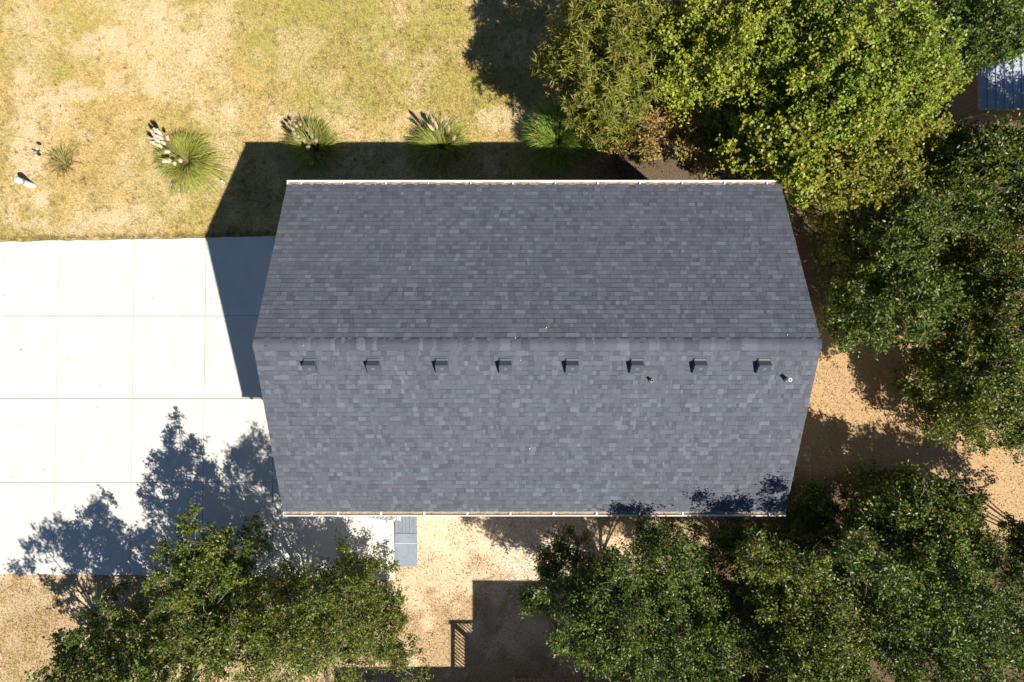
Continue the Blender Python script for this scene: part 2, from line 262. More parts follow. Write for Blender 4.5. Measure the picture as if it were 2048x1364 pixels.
def axis(lo, hi, st, far):
    a = np.arange(lo, hi+1e-6, st); k = 1.6**np.arange(1, 15)*st
    l = lo-np.cumsum(k); l = l[l > -far]; r = hi+np.cumsum(k); r = r[r < far]
    return np.concatenate([[-far], l[::-1], a, r, [far]])
gx = axis(-23, 22, .14, 500); gy = axis(-15, 17, .14, 500)
X, Y = np.meshgrid(gx, gy, indexing='ij')
Z = (fbm(X, Y, 3.0, 3)-.5)*.05
Z[np.abs(X) > 30] = 0; Z[np.abs(Y) > 30] = 0
ii = np.arange(len(gx)*len(gy)).reshape(len(gx), len(gy))
F = np.stack([ii[:-1,:-1], ii[1:,:-1], ii[1:,1:], ii[:-1,1:]], -1).reshape(-1, 4)
V = np.stack([X, Y, Z], -1).reshape(-1, 3)
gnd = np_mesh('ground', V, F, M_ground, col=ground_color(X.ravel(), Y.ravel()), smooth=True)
tag(gnd, kind='structure')
def gz(x, y): return (fbm(x, y, 3.0, 3)-.5)*.05

# short lawn grass
n = 300000
px = rng.uniform(-21.8, 3.0, n); py = rng.uniform(4.2, 15.2, n)
s, g, lawn, drip, yard, w1, w2, w3 = zones(px, py)
keep = (rng.random(n) < lawn*(1-.93*s)*(1-.8*drip)*(.55+.45*smoothstep(.3,.55,w2))) & ~in_house(px, py) & ~in_paved(px, py-.06)
px = px[keep]; py = py[keep]; n = len(px)
def blades(px, py, hmin, hmax, wid, col, lean=(.35, 1.1)):
    n = len(px); a = rng.uniform(0, 2*np.pi, n); h = rng.uniform(hmin, hmax, n); le = rng.uniform(*lean, n)
    d = np.stack([np.cos(a), np.sin(a)], -1); b = rng.uniform(0, 2*np.pi, n); q = np.stack([np.cos(b), np.sin(b)], -1)*wid*rng.uniform(.6, 1.3, n)[:, None]/2
    z = gz(px, py)-.005
    p = np.stack([px, py], -1); V = np.zeros((n, 3, 3))
    V[:,0,:2] = p-q; V[:,1,:2] = p+q; V[:,2,:2] = p+d*(h*np.sin(le))[:, None]
    V[:,0,2] = z; V[:,1,2] = z; V[:,2,2] = z+h*np.cos(le)
    return V.reshape(-1, 3), np.arange(3*n).reshape(n, 3), np.repeat(col, 3, axis=0)
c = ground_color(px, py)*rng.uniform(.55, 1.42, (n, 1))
pale = rng.random(n) < .07; c[pale] = C_straw2*1.35
gr = (rng.random(n) < .16+.5*g[keep])[:, None]; c = np.where(gr, c*.45+C_green*.62*rng.uniform(.7, 1.4, (n, 1)), c)
br = rng.random(n) < .10; c[br] = C_lit*rng.uniform(.6, 1.1, (br.sum(), 1))
v, f, cc = blades(px, py, .05, .13, .020, c)
nt = 2600
tx = np.r_[rng.uniform(-21.5, 2.0, nt), rng.uniform(-21.5, -8.5, 420)]; ty = np.r_[rng.uniform(4.5, 15, nt), 4.27+.0195*(rng.uniform(-21.5, -8.5, 420)*0)+rng.uniform(-.02, .12, 420)]
ty[nt:] += .0195*(tx[nt:]+20.4)
sz, gz_, lw = zones(tx, ty)[:3]; ok = (rng.random(len(tx)) < lw*(1-.6*sz)) & ~in_house(tx, ty); tx = tx[ok]; ty = ty[ok]; gk = gz_[ok]
k = 14; bx = np.repeat(tx, k)+rng.normal(0, .035, len(tx)*k); by = np.repeat(ty, k)+rng.normal(0, .035, len(tx)*k)
tc_ = np.where(rng.random(len(tx)) < .25+.4*gk, 1, 0)[:, None]*C_green*.8 + np.where(rng.random(len(tx)) < .4, .55, 1.0)[:, None]*C_straw*.85
v2, f2, cc2 = blades(bx, by, .08, .19, .016, np.repeat(tc_, k, 0)*rng.uniform(.6, 1.2, (len(bx), 1)), (.5, 1.2))
v = np.concatenate([v, v2]); f = np.concatenate([f, f2+len(v)-len(v2)]); cc = np.concatenate([cc, cc2])
grass = np_mesh('grass', v, f, M_grass, col=cc); tag(grass, 'short dry grass of the lawn, straw with green patches', 'grass', kind='stuff')

# sparse weeds in the pale yard and grass bits on the litter
n = 110000
px = rng.uniform(-5.2, 21, n); py = rng.uniform(-13.5, 4, n)
kx = rng.uniform(-20.5, -5, 60000); ky = rng.uniform(-13.5, -8.45, 60000); px = np.r_[px, kx]; py = np.r_[py, ky]
w = fbm(px+9, py, .55, 3)
keep = ~in_house(px, py) & ~in_paved(px, py) & (rng.random(len(px)) < np.where(px > -5, (smoothstep(.50, .64, w)*.9 + (.16+.5*smoothstep(.42,.62,w))*smoothstep(-8.2, -9.6, py))*(1-smoothstep(.5, 6, px+(w-.5)*4)) + .12*smoothstep(.5, 6, px+(w-.5)*4), .2+.6*smoothstep(.42,.6,w)))
px = px[keep]; py = py[keep]
c = np.where(rng.random((len(px), 1)) < np.where(py < -8.5, .16, .5)[:, None], C_green*.9, C_straw*np.array((1,.98,.9)))*rng.uniform(.7, 1.3, (len(px), 1))
v, f, cc = blades(px, py, .05, .14, .025, c)
wd = np_mesh('weeds', v, f, M_grass, col=cc); tag(wd, 'scattered weeds and thin dry grass on the yard and leaf litter', 'weeds', kind='stuff')

# fallen leaves
n = 190000
px = rng.uniform(-20.5, 21, n); py = rng.uniform(-13.5, 15, n)
s, g, lawn, drip, yard, w1, w2, w3 = zones(px, py)
d = (1-lawn)*(1-.93*yard)*(.30+.70*smoothstep(.62, .40, w2*.4+w1*.6)) + lawn*.012 + .10*smoothstep(0, 3, px)*lawn
keep = (rng.random(n) < d) & ~in_house(px, py) & ~(in_paved(px, py) & (rng.random(n) > .004))
px = px[keep]; py = py[keep]; n = len(px)
def flat_leaves(px, py, z, lmin, lmax, asp, pal, tilt=.35):
    n = len(px); a = rng.uniform(0, 2*np.pi, n); L = rng.uniform(lmin, lmax, n)
    d = np.stack([np.cos(a), np.sin(a), rng.uniform(-tilt, tilt, n)], -1); w = np.stack([-np.sin(a), np.cos(a), rng.uniform(-tilt, tilt, n)], -1)
    p = np.stack([px, py, z], -1); V = np.stack([p-d*L[:,None]/2, p+w*(L*asp)[:,None]/2, p+d*L[:,None]/2, p-w*(L*asp)[:,None]/2], 1)
    col = pal[rng.integers(0, len(pal), n)]*rng.uniform(.7, 1.3, (n, 1))
    return V.reshape(-1, 3), np.arange(4*n).reshape(n, 4), np.repeat(col, 4, axis=0)
pal = np.array([(.42,.29,.16),(.36,.23,.12),(.25,.155,.08),(.50,.37,.19),(.19,.115,.06),(.48,.36,.24),(.40,.31,.16)])
v, f, cc = flat_leaves(px, py, gz(px, py)+.018+.07*in_paved(px, py), .03, .078, .55, pal)
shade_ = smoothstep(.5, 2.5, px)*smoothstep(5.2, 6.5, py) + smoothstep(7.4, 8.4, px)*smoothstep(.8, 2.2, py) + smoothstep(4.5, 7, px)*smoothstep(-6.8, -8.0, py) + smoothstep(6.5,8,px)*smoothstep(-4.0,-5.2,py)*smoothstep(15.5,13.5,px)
cc = cc*np.repeat(1-.55*np.clip(shade_, 0, 1), 4)[:, None]      # duller wood-floor litter, with the shade under the trees painted into its colour
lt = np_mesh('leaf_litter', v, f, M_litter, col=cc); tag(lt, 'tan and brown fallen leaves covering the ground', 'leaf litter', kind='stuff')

# pebbles beside the house
n = 9000
px = rng.normal(.4, 1.5, n); py = rng.uniform(-10.2, -5.0, n)
keep = (px > -3.2) & (rng.random(n) < smoothstep(-10.2, -8.2, py)*(.25+.75*smoothstep(-2.2, -.2, px))) & ~in_house(px, py)
px = px[keep]; py = py[keep]; n = len(px); r = rng.uniform(.012, .034, n)
oc = np.array([(1,0,0),(0,1,0),(-1,0,0),(0,-1,0),(0,0,.7)]); ofc = np.array([(0,1,4),(1,2,4),(2,3,4),(3,0,4)])
V = oc[None]*r[:,None,None]*rng.uniform(.7, 1.3, (n, 5, 1)) + np.stack([px, py, gz(px, py)+.004], -1)[:, None]
F = (ofc[None] + 5*np.arange(n)[:, None, None]).reshape(-1, 3)
pc = np.array([(.62,.56,.50),(.50,.43,.36),(.70,.66,.62),(.36,.30,.25)])[rng.integers(0, 4, n)]
pb = np_mesh('pebbles', V.reshape(-1, 3), F, M_pebble, col=np.repeat(pc, 5, axis=0)); tag(pb, 'pale pebbles scattered on the sandy yard by the eave', 'pebbles', kind='stuff')

# ------------------------------------------------------------------ driveway
dw = MB(); dw.add([(-24,-8.44,.02),(-15,-8.44,.02),(-5.10,-8.63,.02),(-5.10,-4.6,.02),(-7.05,-4.6,.02),(-7.05,4.42,.02),(-24,4.12,.02)], [tuple(range(7))])
drive = dw.build('driveway', M_joint); tag(drive, kind='structure')
def ytop(x): return 4.22 + .0195*(x+20.4)
def ybot(x): return -8.45 - .016*max(0, x+18)
colx = [(-23.9,-23.9),(-21.0,-20.95),(-18.11,-18.04),(-15.21,-15.12),(-12.45,-12.40),(-9.82,-9.74),(-7.02,-6.97),(-5.10,-5.10)]
rows = [None, 1.35, -1.81, -4.99, None]
def slab(c0, c1, r0, r1, edges):
    def xat(c, y): t = (4.3-y)/12.8; return colx[c][0]*(1-t)+colx[c][1]*t
    g_ = .008
    pts = []
    ya = lambda x: (ytop(x) if r0 == 0 else rows[r0]-g_); yb = lambda x: (ybot(x) if r1 == 4 else rows[r1]+g_)
    top_l = xat(c0, 3)+g_; top_r = xat(c1, 3)-g_
    q = []
    for k in range(9):
        t = k/8; x = (xat(c0, ya(top_l))+g_)*(1-t)+(xat(c1, ya(top_r))-g_)*t
        q.append((x, ya(x)+(random.uniform(-.025,.025) if r0 == 0 else 0)))
    for k in range(9):
        t = 1-k/8; x = (xat(c0, yb(top_l))+g_)*(1-t)+(xat(c1, yb(top_r))-g_)*t
        q.append((x, yb(x)+(random.uniform(-.02,.02) if r1 == 4 else 0)))
    z1 = .06+random.uniform(-.003,.003); nq = len(q)
    m = MB(); ins = .012
    cx_ = sum(p[0] for p in q)/nq; cy_ = sum(p[1] for p in q)/nq
    inn = [(p[0]+(ins if p[0] < cx_ else -ins), p[1]+(ins if p[1] < cy_ else -ins)) for p in q]
    vs = [(*p, 0.0) for p in q] + [(*p, z1-.008) for p in q] + [(*p, z1) for p in inn]
    fs = [tuple(2*nq+i for i in range(nq))[::-1]]
    for lv in (0, 1):
        for i in range(nq): j = (i+1) % nq; fs.append((lv*nq+j, lv*nq+i, (lv+1)*nq+i, (lv+1)*nq+j))
    m.add(vs, fs)
    return m.build('slab', M_conc, drive)
for r in range(4):
    for c0 in range(len(colx)-1):
        if r < 3 and c0 >= 6: continue
        slab(c0, c0+1, r, r+1, None)
# hairline crack in the last slab
m = MB(); pts = [(-5.11,-8.05),(-5.25,-8.14),(-5.33,-8.26),(-5.42,-8.33),(-5.52,-8.5),(-5.60,-8.64)]
for (a, b) in zip(pts[:-1], pts[1:]):
    m.add([(a[0],a[1]-.007,.0675),(b[0],b[1]-.007,.0675),(b[0],b[1]+.007,.0675),(a[0],a[1]+.007,.0675)], [(0,1,2,3)])
m.build('crack', M_joint, drive)

# ------------------------------------------------------------------ house
L2 = 7.315; HALF = 4.78; ZR = 8.66; PIT = .5205; ZE = ZR-PIT*HALF; CA = 1/math.sqrt(1+PIT*PIT); SA = PIT*CA
house = empty('house', (0, 0, 0)); tag(house, 'large house under a long dark grey shingle gable roof', 'house')
def lap_wall(axis_, fixed, a0, a1, z0, z1, sgn, gable=False):
    m = MB(); e = .15; z = z0
    while z < z1-1e-6:
        zt = min(z+e, z1); A0, A1 = a0, a1
        if gable and z >= ZE-.1:
            k = max(0, 1-(z-(ZE-.1))/(ZR-.25-(ZE-.1))); k2 = max(0, 1-(zt-(ZE-.1))/(ZR-.25-(ZE-.1)))
        else: k = k2 = 1
        p = [(A0*k, fixed+sgn*.02, z), (A1*k, fixed+sgn*.02, z), (A1*k2, fixed+sgn*.004, zt), (A0*k2, fixed+sgn*.004, zt), (A0*k, fixed, z), (A1*k, fixed, z)]
        if axis_ == 'y': p = [(q[1], q[0], q[2]) for q in p]
        m.add(p, [(0,1,2,3),(0,4,5,1)]); z = zt
    return m.build('wall', M_siding, house)
lap_wall('x', -HY, -HX, HX, 0, ZE-.08, -1); lap_wall('x', HY, -HX, HX, 0, ZE-.08, 1)
lap_wall('y', -HX, -HY, HY, 0, ZR-.3, -1, True); lap_wall('y', HX, -HY, HY, 0, ZR-.3, 1, True)
for sx in (-1, 1):
    for sy in (-1, 1):
        m = MB(); x = sx*HX; y = sy*HY; m.box(x-.06, x+.06, y-.06, y+.06, 0, ZE-.1); m.build('corner_trim', M_white, house)
def window(cx_, cz, w, h, side):
    m = MB(); y = side*(HY+.03); m.box(cx_-w/2, cx_+w/2, min(y, y+side*.015), max(y, y+side*.015), cz-h/2, cz+h/2)
    o = m.build('window', M_glass, house); m = MB(); a = y+side*.016; b = y+side*.05
    y0, y1 = min(a, b), max(a, b); t = .07
    m.box(cx_-w/2-t, cx_+w/2+t, y0, y1, cz+h/2, cz+h/2+t); m.box(cx_-w/2-t, cx_+w/2+t, y0, y1, cz-h/2-t, cz-h/2)
    m.box(cx_-w/2-t, cx_-w/2, y0, y1, cz-h/2, cz+h/2); m.box(cx_+w/2, cx_+w/2+t, y0, y1, cz-h/2, cz+h/2); m.box(cx_-w/2, cx_+w/2, y0, y1, cz-.02, cz+.02)
    m.build('frame', M_white, o)
for cx_ in (-5.2, -1.6, 1.6, 5.2):
    for sd in (-1, 1): window(cx_, 4.5, .95, 1.4, sd)
# roof deck
m = MB()
for sg in (1, -1):
    y0, y1 = 0, sg*HALF
    vs = [(-L2+.02, y0, ZR-.02), (L2-.02, y0, ZR-.02), (L2-.02, y1, ZR-.02-PIT*HALF), (-L2+.02, y1, ZR-.02-PIT*HALF)]
    vs += [(p[0], p[1], p[2]-.16) for p in vs]
    fs = [(0,1,2,3),(7,6,5,4),(0,3,7,4),(1,5,6,2),(2,6,7,3)]
    m.add(vs, [q if sg < 0 else q[::-1] for q in fs])
roof = m.build('roof', M_felt, house)
for sg in (1, -1):
    m = MB(); y = sg*(HALF+.012); m.box(-L2+.02, L2-.02, min(y-.012*sg, y+.012*sg), max(y-.012*sg, y+.012*sg), ZR-.02-PIT*HALF-.2, ZR-.02-PIT*HALF-.006); m.build('fascia', M_white, house)
    m = MB(); m.box(-L2+.3, L2-.3, min(sg*HY, sg*HALF)+.001, max(sg*HY, sg*HALF)-.001, ZE-.36, ZE-.33); m.build('soffit', M_white, house)

# shingles
EXP = .143; SR = .05; SL = HALF/CA+.03-SR; ncourse = int(round(SL/EXP)); EX = SL/ncourse
BASEC = np.array((.081,.0875,.107))
def shingle_geo(sg, x0, x1, s0, s1, th, col, band):
    """s measured down slope from ridge: s1 is the butt (lower) edge, s0 the upper edge"""
    def P(x, s, h): return (x, sg*(s*CA + h*SA), ZR - s*SA + h*CA)
    su = s0-.012; sb = s0+.018
    h0 = .003; hb = h0+(th-h0)*(sb-su)/(s1-su)
    vs = [P(x0,s1,th),P(x1,s1,th),P(x1,sb,hb),P(x0,sb,hb),P(x1,su,h0),P(x0,su,h0),P(x0,s1,.0),P(x1,s1,.0)]
    fs = [(0,1,2,3),(3,2,4,5),(6,7,1,0),(0,3,5,6),(1,7,4,2)]
    if sg > 0: fs = [q[::-1] for q in fs]
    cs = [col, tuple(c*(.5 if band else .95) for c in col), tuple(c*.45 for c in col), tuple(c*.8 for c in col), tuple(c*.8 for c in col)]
    return vs, fs, cs
near = []; far = MB()
for sg in (1, -1):
    for i in range(ncourse):
        s0 = SR+i*EX; s1 = SR+(i+1)*EX; x = -L2; hi = random.random() < .5; first = True; run = 0; bn = True
        tint = (1, 1, 1)
        while x < L2-1e-6:
            w = random.choice((.08,.11,.13,.15,.16,.18,.20,.24,.28)) if hi else random.choice((.05,.08,.10,.12,.14,.17,.20))
            if first: w = random.uniform(.06,.3); first = False
            w *= .86 if sg < 0 else 1.0
            x1 = min(x+w, L2)
            if L2-x1 < .03: x1 = L2
            if random.random() < .16:
                hu = random.random(); tint = (1.02,.99,1.01) if hu < .3 else ((.97,1.02,1.025) if hu < .55 else (1,1,1))
            u = random.random()
            k = random.uniform(1.2,1.4) if u < .09 else (random.uniform(.76,.88) if u < .26 else (random.uniform(1.10,1.24) if u < .36 else random.uniform(.92,1.07)))
            col = tuple(float(BASEC[j]*k*tint[j]) for j in range(3))
            if random.random() < .55: bn = not bn
            g2 = .0022 if random.random() < .45 else 0
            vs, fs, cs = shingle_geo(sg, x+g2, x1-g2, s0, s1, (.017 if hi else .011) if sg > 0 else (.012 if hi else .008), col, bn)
            if 1 <= i <= 2 and len(near) < 300: near.append((vs, fs, cs))
            else:
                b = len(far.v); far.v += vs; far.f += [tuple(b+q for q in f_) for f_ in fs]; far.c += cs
            x = x1; hi = not hi if random.random() < .8 else hi
o = far.build('shingles', M_shingle, roof, color=True); tag(o, kind='stuff')
for (vs, fs, cs) in near:
    m = MB(); m.v = list(vs); m.f = list(fs); m.c = list(cs); m.build('shingle', M_shingle, roof, color=True)
# ridge cap
x = -L2-.01; k_ = 0
while x < L2:
    w = random.choice((.13,.143,.143,.15,.2,.26)); x1 = min(x+w, L2+.01)
    u = random.random(); k = random.uniform(1.18,1.35) if u < .18 else (random.uniform(.74,.88) if u < .42 else random.uniform(.92,1.08))
    col = tuple(float(c*k) for c in BASEC); m = MB(); prof = []
    hw = .165; R = .05; zo = -hw*PIT+.016+PIT*(math.sqrt(hw*hw+R*R)-R)
    for q in range(9):
        t = -1+2*q/8; y = t*hw; zz = ZR+zo-PIT*(math.sqrt(y*y+R*R)-R)
        prof.append((y, zz))
    vs = []; 
    for (xx, dz) in ((x, .000), (x1+.03, .006)):
        for (y, zz) in prof: vs.append((min(xx, L2+.012), y, zz+dz-(.006 if k_ % 2 else 0)))
    fs = [(q, q+9, q+10, q+1) for q in range(8)]
    vs += [(v_[0], v_[1], v_[2]-.012) for v_ in vs[:18]]
    fs += [(8, 17, 35, 26), (18, 27, 9, 0)]
    m.add(vs, fs, col); m.build('ridge_cap_shingle', M_shingle, roof, smooth=True, color=True); x = x1; k_ += 1
# gutters
def gutter(sg, zg):
    y0 = sg*(HALF+.03); n_ = 'gutter'; w = .125; d = .10
    prof = [(0,0),(0,-d),(w*.62,-d),(w*.72,-d*.55),(w*.9,-d*.3),(w,-d*.05),(w,0),(w-.02,0),(w-.02,-.012),(w-.006-.02,-d*.3),(w*.6,-d+.008),(.006,-d+.008),(.006,0)]
    m = MB(); xs = (-L2-.0, L2+.0); P_ = len(prof); vs = []
    for xx in xs:
        for (a, b) in prof: vs.append((xx, y0+sg*a, zg+b))
    fs = [(i, (i+1) % P_, P_+(i+1) % P_, P_+i) for i in range(P_)]
    if sg < 0: fs = [q[::-1] for q in fs]
    m.add(vs, fs); g_ = m.build(n_, M_white, house)
    for xx in (-L2-.004, L2+.001):
        m = MB(); pr = prof[:7]; vs = [(xx, y0+sg*a, zg+b) for (a, b) in pr] + [(xx+.003, y0+sg*a, zg+b) for (a, b) in pr]
        m.add(vs, [tuple(range(7)), tuple(range(13, 6, -1))] + [(i, (i+1) % 7, 7+(i+1) % 7, 7+i) for i in range(7)]); m.build('end_cap', M_white, g_)
    x = -L2+1.60 if sg < 0 else -L2+.42
    while x < L2:
        m = MB(); hwd = .022 if sg < 0 else .014; m.box(x-hwd, x+hwd, min(y0+sg*.007, y0+sg*(w-.021)), max(y0+sg*.007, y0+sg*(w-.021)), zg-.022, zg-.003)
        m.build('hanger', M_white, g_); x += 1.255
    if sg < 0:
        m = MB(); m.box(-L2+.81, -L2+.855, y0-w+.021, y0-.007, zg-.022, zg-.003); m.build('hanger', M_white, g_)
    m = MB(); N_ = 120; vs = []; fs = []
    for i in range(N_+1):
        xx = -L2+.02+(2*L2-.04)*i/N_; h = zg-d+.045+random.uniform(-.02,.025)
        vs += [(xx, y0+sg*.008, h+.01), (xx, y0+sg*(w-.035), h-.01)]
    for i in range(N_):
        q = (2*i, 2*i+1, 2*i+3, 2*i+2); fs.append(q if sg < 0 else q[::-1])
    m.add(vs, fs); m.build('leaf_debris', M_debris, g_)
    for xd in (-L2+.25, L2-.25):
        m = MB(); ya = y0+sg*.06; yb = sg*(HY+.07)
        m.tube([(xd, ya, zg-d+.01), (xd, ya, zg-d-.12), (xd, yb, zg-d-.4), (xd, yb, .25), (xd, yb+sg*.12, .1)], [.04]*5, 8); m.build('downpipe', M_white, g_)
gutter(1, ZE-.005); gutter(-1, ZE-.005)

# roof vents
def roof_z(y): return ZR - abs(y)*PIT
VX = [-5.90,-4.25,-2.47,-.82,.91,2.59,4.23,5.89]
def slope_pt(x, yy, h):      # yy downslope distance from vent centre (south slope), h above slope
    return None
def make_vent(vx):
    root = empty('roof_vent', (vx, -.50, roof_z(.50)), house); root.rotation_euler = (math.atan(PIT), 0, 0)   # local y up slope, z normal
    m = MB(); m.box(-.19, .19, -.27, .22, .002, .016); m.build('flange', M_rubber, root)
    m = MB(); w = .178; yl, yh = -.255, .17; hb, ht = .03, .23
    # hood: flat lid tilting up towards the ridge side, back face sloping down
    vs = [(-w,yl,hb),(w,yl,hb),(w-.02,yh,hb),(-w+.02,yh,hb), (-w+.012,yl+.005,.075),(w-.012,yl+.005,.075),(w-.012,.06,ht),(-w+.012,.06,ht), (w-.025,.112,.06),(-w+.025,.112,.06),(w-.05,yh,.04),(-w+.05,yh,.04)]
    fs = [(0,1,5,4),(4,5,6,7),(7,6,8,9),(9,8,10,11),(1,2,10,8,6,5),(0,4,7,9,11,3),(11,10,2,3),(0,3,2,1)]
    m.add(vs, fs); m.build('hood', M_ventm, root, bevel=.008)
    m = MB(); n_ = 20; r = .052; cy_ = -.075; vs = []; sl = (ht-.075)/(.06-(yl+.005))
    for lv, rr in ((.004, r), (.008, r*.82)):
        for k in range(n_): 
            a = 2*math.pi*k/n_; yy = cy_+rr*math.sin(a); vs.append((rr*math.cos(a), yy, .075+sl*(yy-(yl+.005))+lv))
    m.add(vs, [tuple(range(n_, 2*n_))] + [(k, (k+1) % n_, n_+(k+1) % n_, n_+k) for k in range(n_)]); m.build('disc', M_ventd, root)
    m = MB(); m.box(-w+.01, w-.01, yl+.01, yh, .0145, .029); m.build('base', M_dark, root)
    return root
for vx in VX: make_vent(vx)
def make_pipe(x, y, h, r, mt, lean):
    root = empty('vent_pipe', (x, y, roof_z(y)), house)
    m = MB(); t = .16
    vs = []
    for (a, b) in ((-t,-t),(t,-t),(t,t),(-t,t)): vs.append((a, b, -(abs(y+b)-abs(y))*PIT+.015))
    vs += [(a, b, c-.012) for (a, b, c) in vs]; m.add(vs, [(0,1,2,3),(0,4,5,1),(1,5,6,2),(2,6,7,3),(3,7,4,0)]); m.build('flashing', M_rubber, root)
    m = MB(); m.tube([(0,0,-.02),(0,0,.05),(0,0,.11)], [.075,.065,r+.012], 16); m.build('boot', M_lead, root, smooth=True)
    m = MB(); n_ = 18; vs = []
    for (rr, zz) in ((r,0),(r,h),(r*.72,h),(r*.72,h-.1)):
        for k in range(n_): a = 2*math.pi*k/n_; vs.append((rr*math.cos(a)+lean*zz, rr*math.sin(a), zz))
    fs = [(l*n_+k, l*n_+(k+1) % n_, (l+1)*n_+(k+1) % n_, (l+1)*n_+k) for l in range(3) for k in range(n_)] + [tuple(3*n_+k for k in range(n_))]
    m.add(vs, fs); m.build('pipe', mt, root)
make_pipe(3.01, -.94, .22, .035, M_lead, 0); make_pipe(6.57, -.92, .30, .048, M_pvc, 0)
# little bits blown on the roof
m = MB()
for k in range(14):
    x = random.uniform(-7, 7); y = random.uniform(-4.6, .6) if k > 8 else random.uniform(-.6,.5); z = roof_z(y)+.03; a = random.uniform(.005, .014)
    m.add([(x-a, y-a*.7, z), (x+a, y-a*.5, z), (x+a*.6, y+a, z+.004), (x-a*.8, y+a*.7, z)], [(0,1,2,3)])
o = m.build('roof_grit', M_pvc); tag(o, 'tiny white specks lying on the shingle roof', 'debris', kind='stuff')

# ------------------------------------------------------------------ landing, ramp and rail at the house's south side
ld = empty('entry_landing', (-4.68, -5.6, 0)); tag(ld, 'grey painted board landing against the house beside the driveway', 'landing')
x = -5.085
for k in range(6):
    m = MB(); m.box(x+.003+4.68, x+.134+4.68, -6.89+5.6, -4.5+5.6, .10, .135); m.build('board', M_deckgrey, ld, bevel=.004); x += .1375
m = MB(); m.box(-.40, .415, -1.285, 1.1, .0, .099); m.build('frame', M_deckgrey, ld)
rp = empty('ramp', (-4.67, -7.56, 0)); tag(rp, 'grey-blue painted ramp leading up to the board landing', 'ramp')
m = MB(); vs = [(-.412,.65,.128),(.412,.65,.128),(.412,.28,.112),(-.412,.28,.112),(.415,-.6,.055),(-.412,-.61,.055),(-.412,.65,0),(.412,.65,0),(.415,-.6,0),(-.412,-.61,0)]
m.add(vs, [(0,3,2,1),(3,5,4,2),(0,1,7,6),(1,2,4,8,7),(0,6,9,5,3),(5,9,8,4)]); m.build('panel', M_ramp, rp)
m = MB(); m.box(-.41,.41,.275,.285,.1145,.118); m.build('seam', M_white, rp)
st = empty('stair_rail', (-5.9, -6.0, 0)); tag(st, 'white baluster rail under the eave beside the grey landing', 'railing')
m = MB(); m.box(.74,.86,-.36,-.24,.06,1.05); p_ = m.build('post', M_white, st)
m = MB(); m.box(.71,.89,-.39,-.21,1.05,1.09); m.build('post_cap', M_white, p_)
m = MB(); m.add([(-1.0,-.13,.55),(.74,-.33,.95),(.74,-.25,.95),(-1.0,-.05,.55),(-1.0,-.13,.6),(.74,-.33,1.0),(.74,-.25,1.0),(-1.0,-.05,.6)], [(0,3,2,1),(4,5,6,7),(0,1,5,4),(2,3,7,6),(1,2,6,5),(0,4,7,3)]); m.build('top_rail', M_white, st)
for k in range(11):
    x = -.95+k*.155; t = (x+1)/1.74; y = -.09-.2*t; m = MB(); m.box(x-.017, x+.017, y-.017, y+.017, .07, .55+.4*t); m.build('baluster', M_white, st)
m = MB(); m.add([(-1.1,-.27,.066),(.78,-.53,.066),(.78,-.28,.066),(-1.1,-.1,.066),(-1.1,-.27,.13),(.78,-.53,.13),(.78,-.28,.13),(-1.1,-.1,.13)], [(0,3,2,1),(4,5,6,7),(0,1,5,4),(2,3,7,6),(1,2,6,5),(0,4,7,3)]); m.build('bottom_plank', M_deckgrey, st)
pc_ = empty('deck_post', (-4.91, -6.30, .135)); tag(pc_, 'short square white post standing on the grey landing', 'post')
m = MB(); m.box(-.05,.05,-.05,.05,0,.14); q_ = m.build('shaft', M_white, pc_)
m = MB(); m.box(-.07,.07,-.07,.07,.14,.165); m.build('cap', M_white, pc_)
m = MB(); m.box(-.035,.035,-.035,.035,.1655,.17); m.build('cap_top', M_lead, pc_)

# ------------------------------------------------------------------ small things on the lawn
pd = empty('utility_pedestal', (-19.2, 6.40, 0)); tag(pd, 'white rounded utility pedestal standing on the bare sand strip', 'pedestal')
m = MB(); n_ = 20; vs = []
for (r, z) in ((.105,0),(.105,.62)):
    for k in range(n_): a = 2*math.pi*k/n_; vs.append((r*math.cos(a), r*math.sin(a), z))
m.add(vs, [(k, (k+1) % n_, n_+(k+1) % n_, n_+k) for k in range(n_)]); m.build('body', M_pvc, pd, smooth=True)
m = MB(); vs = []
prof = [(.118,.60),(.118,.78),(.112,.84),(.09,.89),(.05,.92)]
for (r, z) in prof:
    for k in range(n_): a = 2*math.pi*k/n_; vs.append((r*math.cos(a), r*math.sin(a), z))
m.add(vs, [(l*n_+k, l*n_+(k+1) % n_, (l+1)*n_+(k+1) % n_, (l+1)*n_+k) for l in range(4) for k in range(n_)] + [tuple(4*n_+k for k in range(n_)), tuple(range(n_))[::-1]]); m.build('cap', M_pvc, pd, smooth=True)
mk = empty('marker_stake', (-11.76, 6.50, 0)); tag(mk, 'thin white marker stake at the tip of the house shadow', 'stake')
m = MB(); m.tube([(0,0,-.05),(0,0,.30)], [.025,.025], 10); m.build('stake', M_pvc, mk)
m = MB(); m.tube([(0,0,.30),(0,0,.33),(0,0,.345)], [.04,.04,.02], 12); m.build('cap', M_pvc, mk)

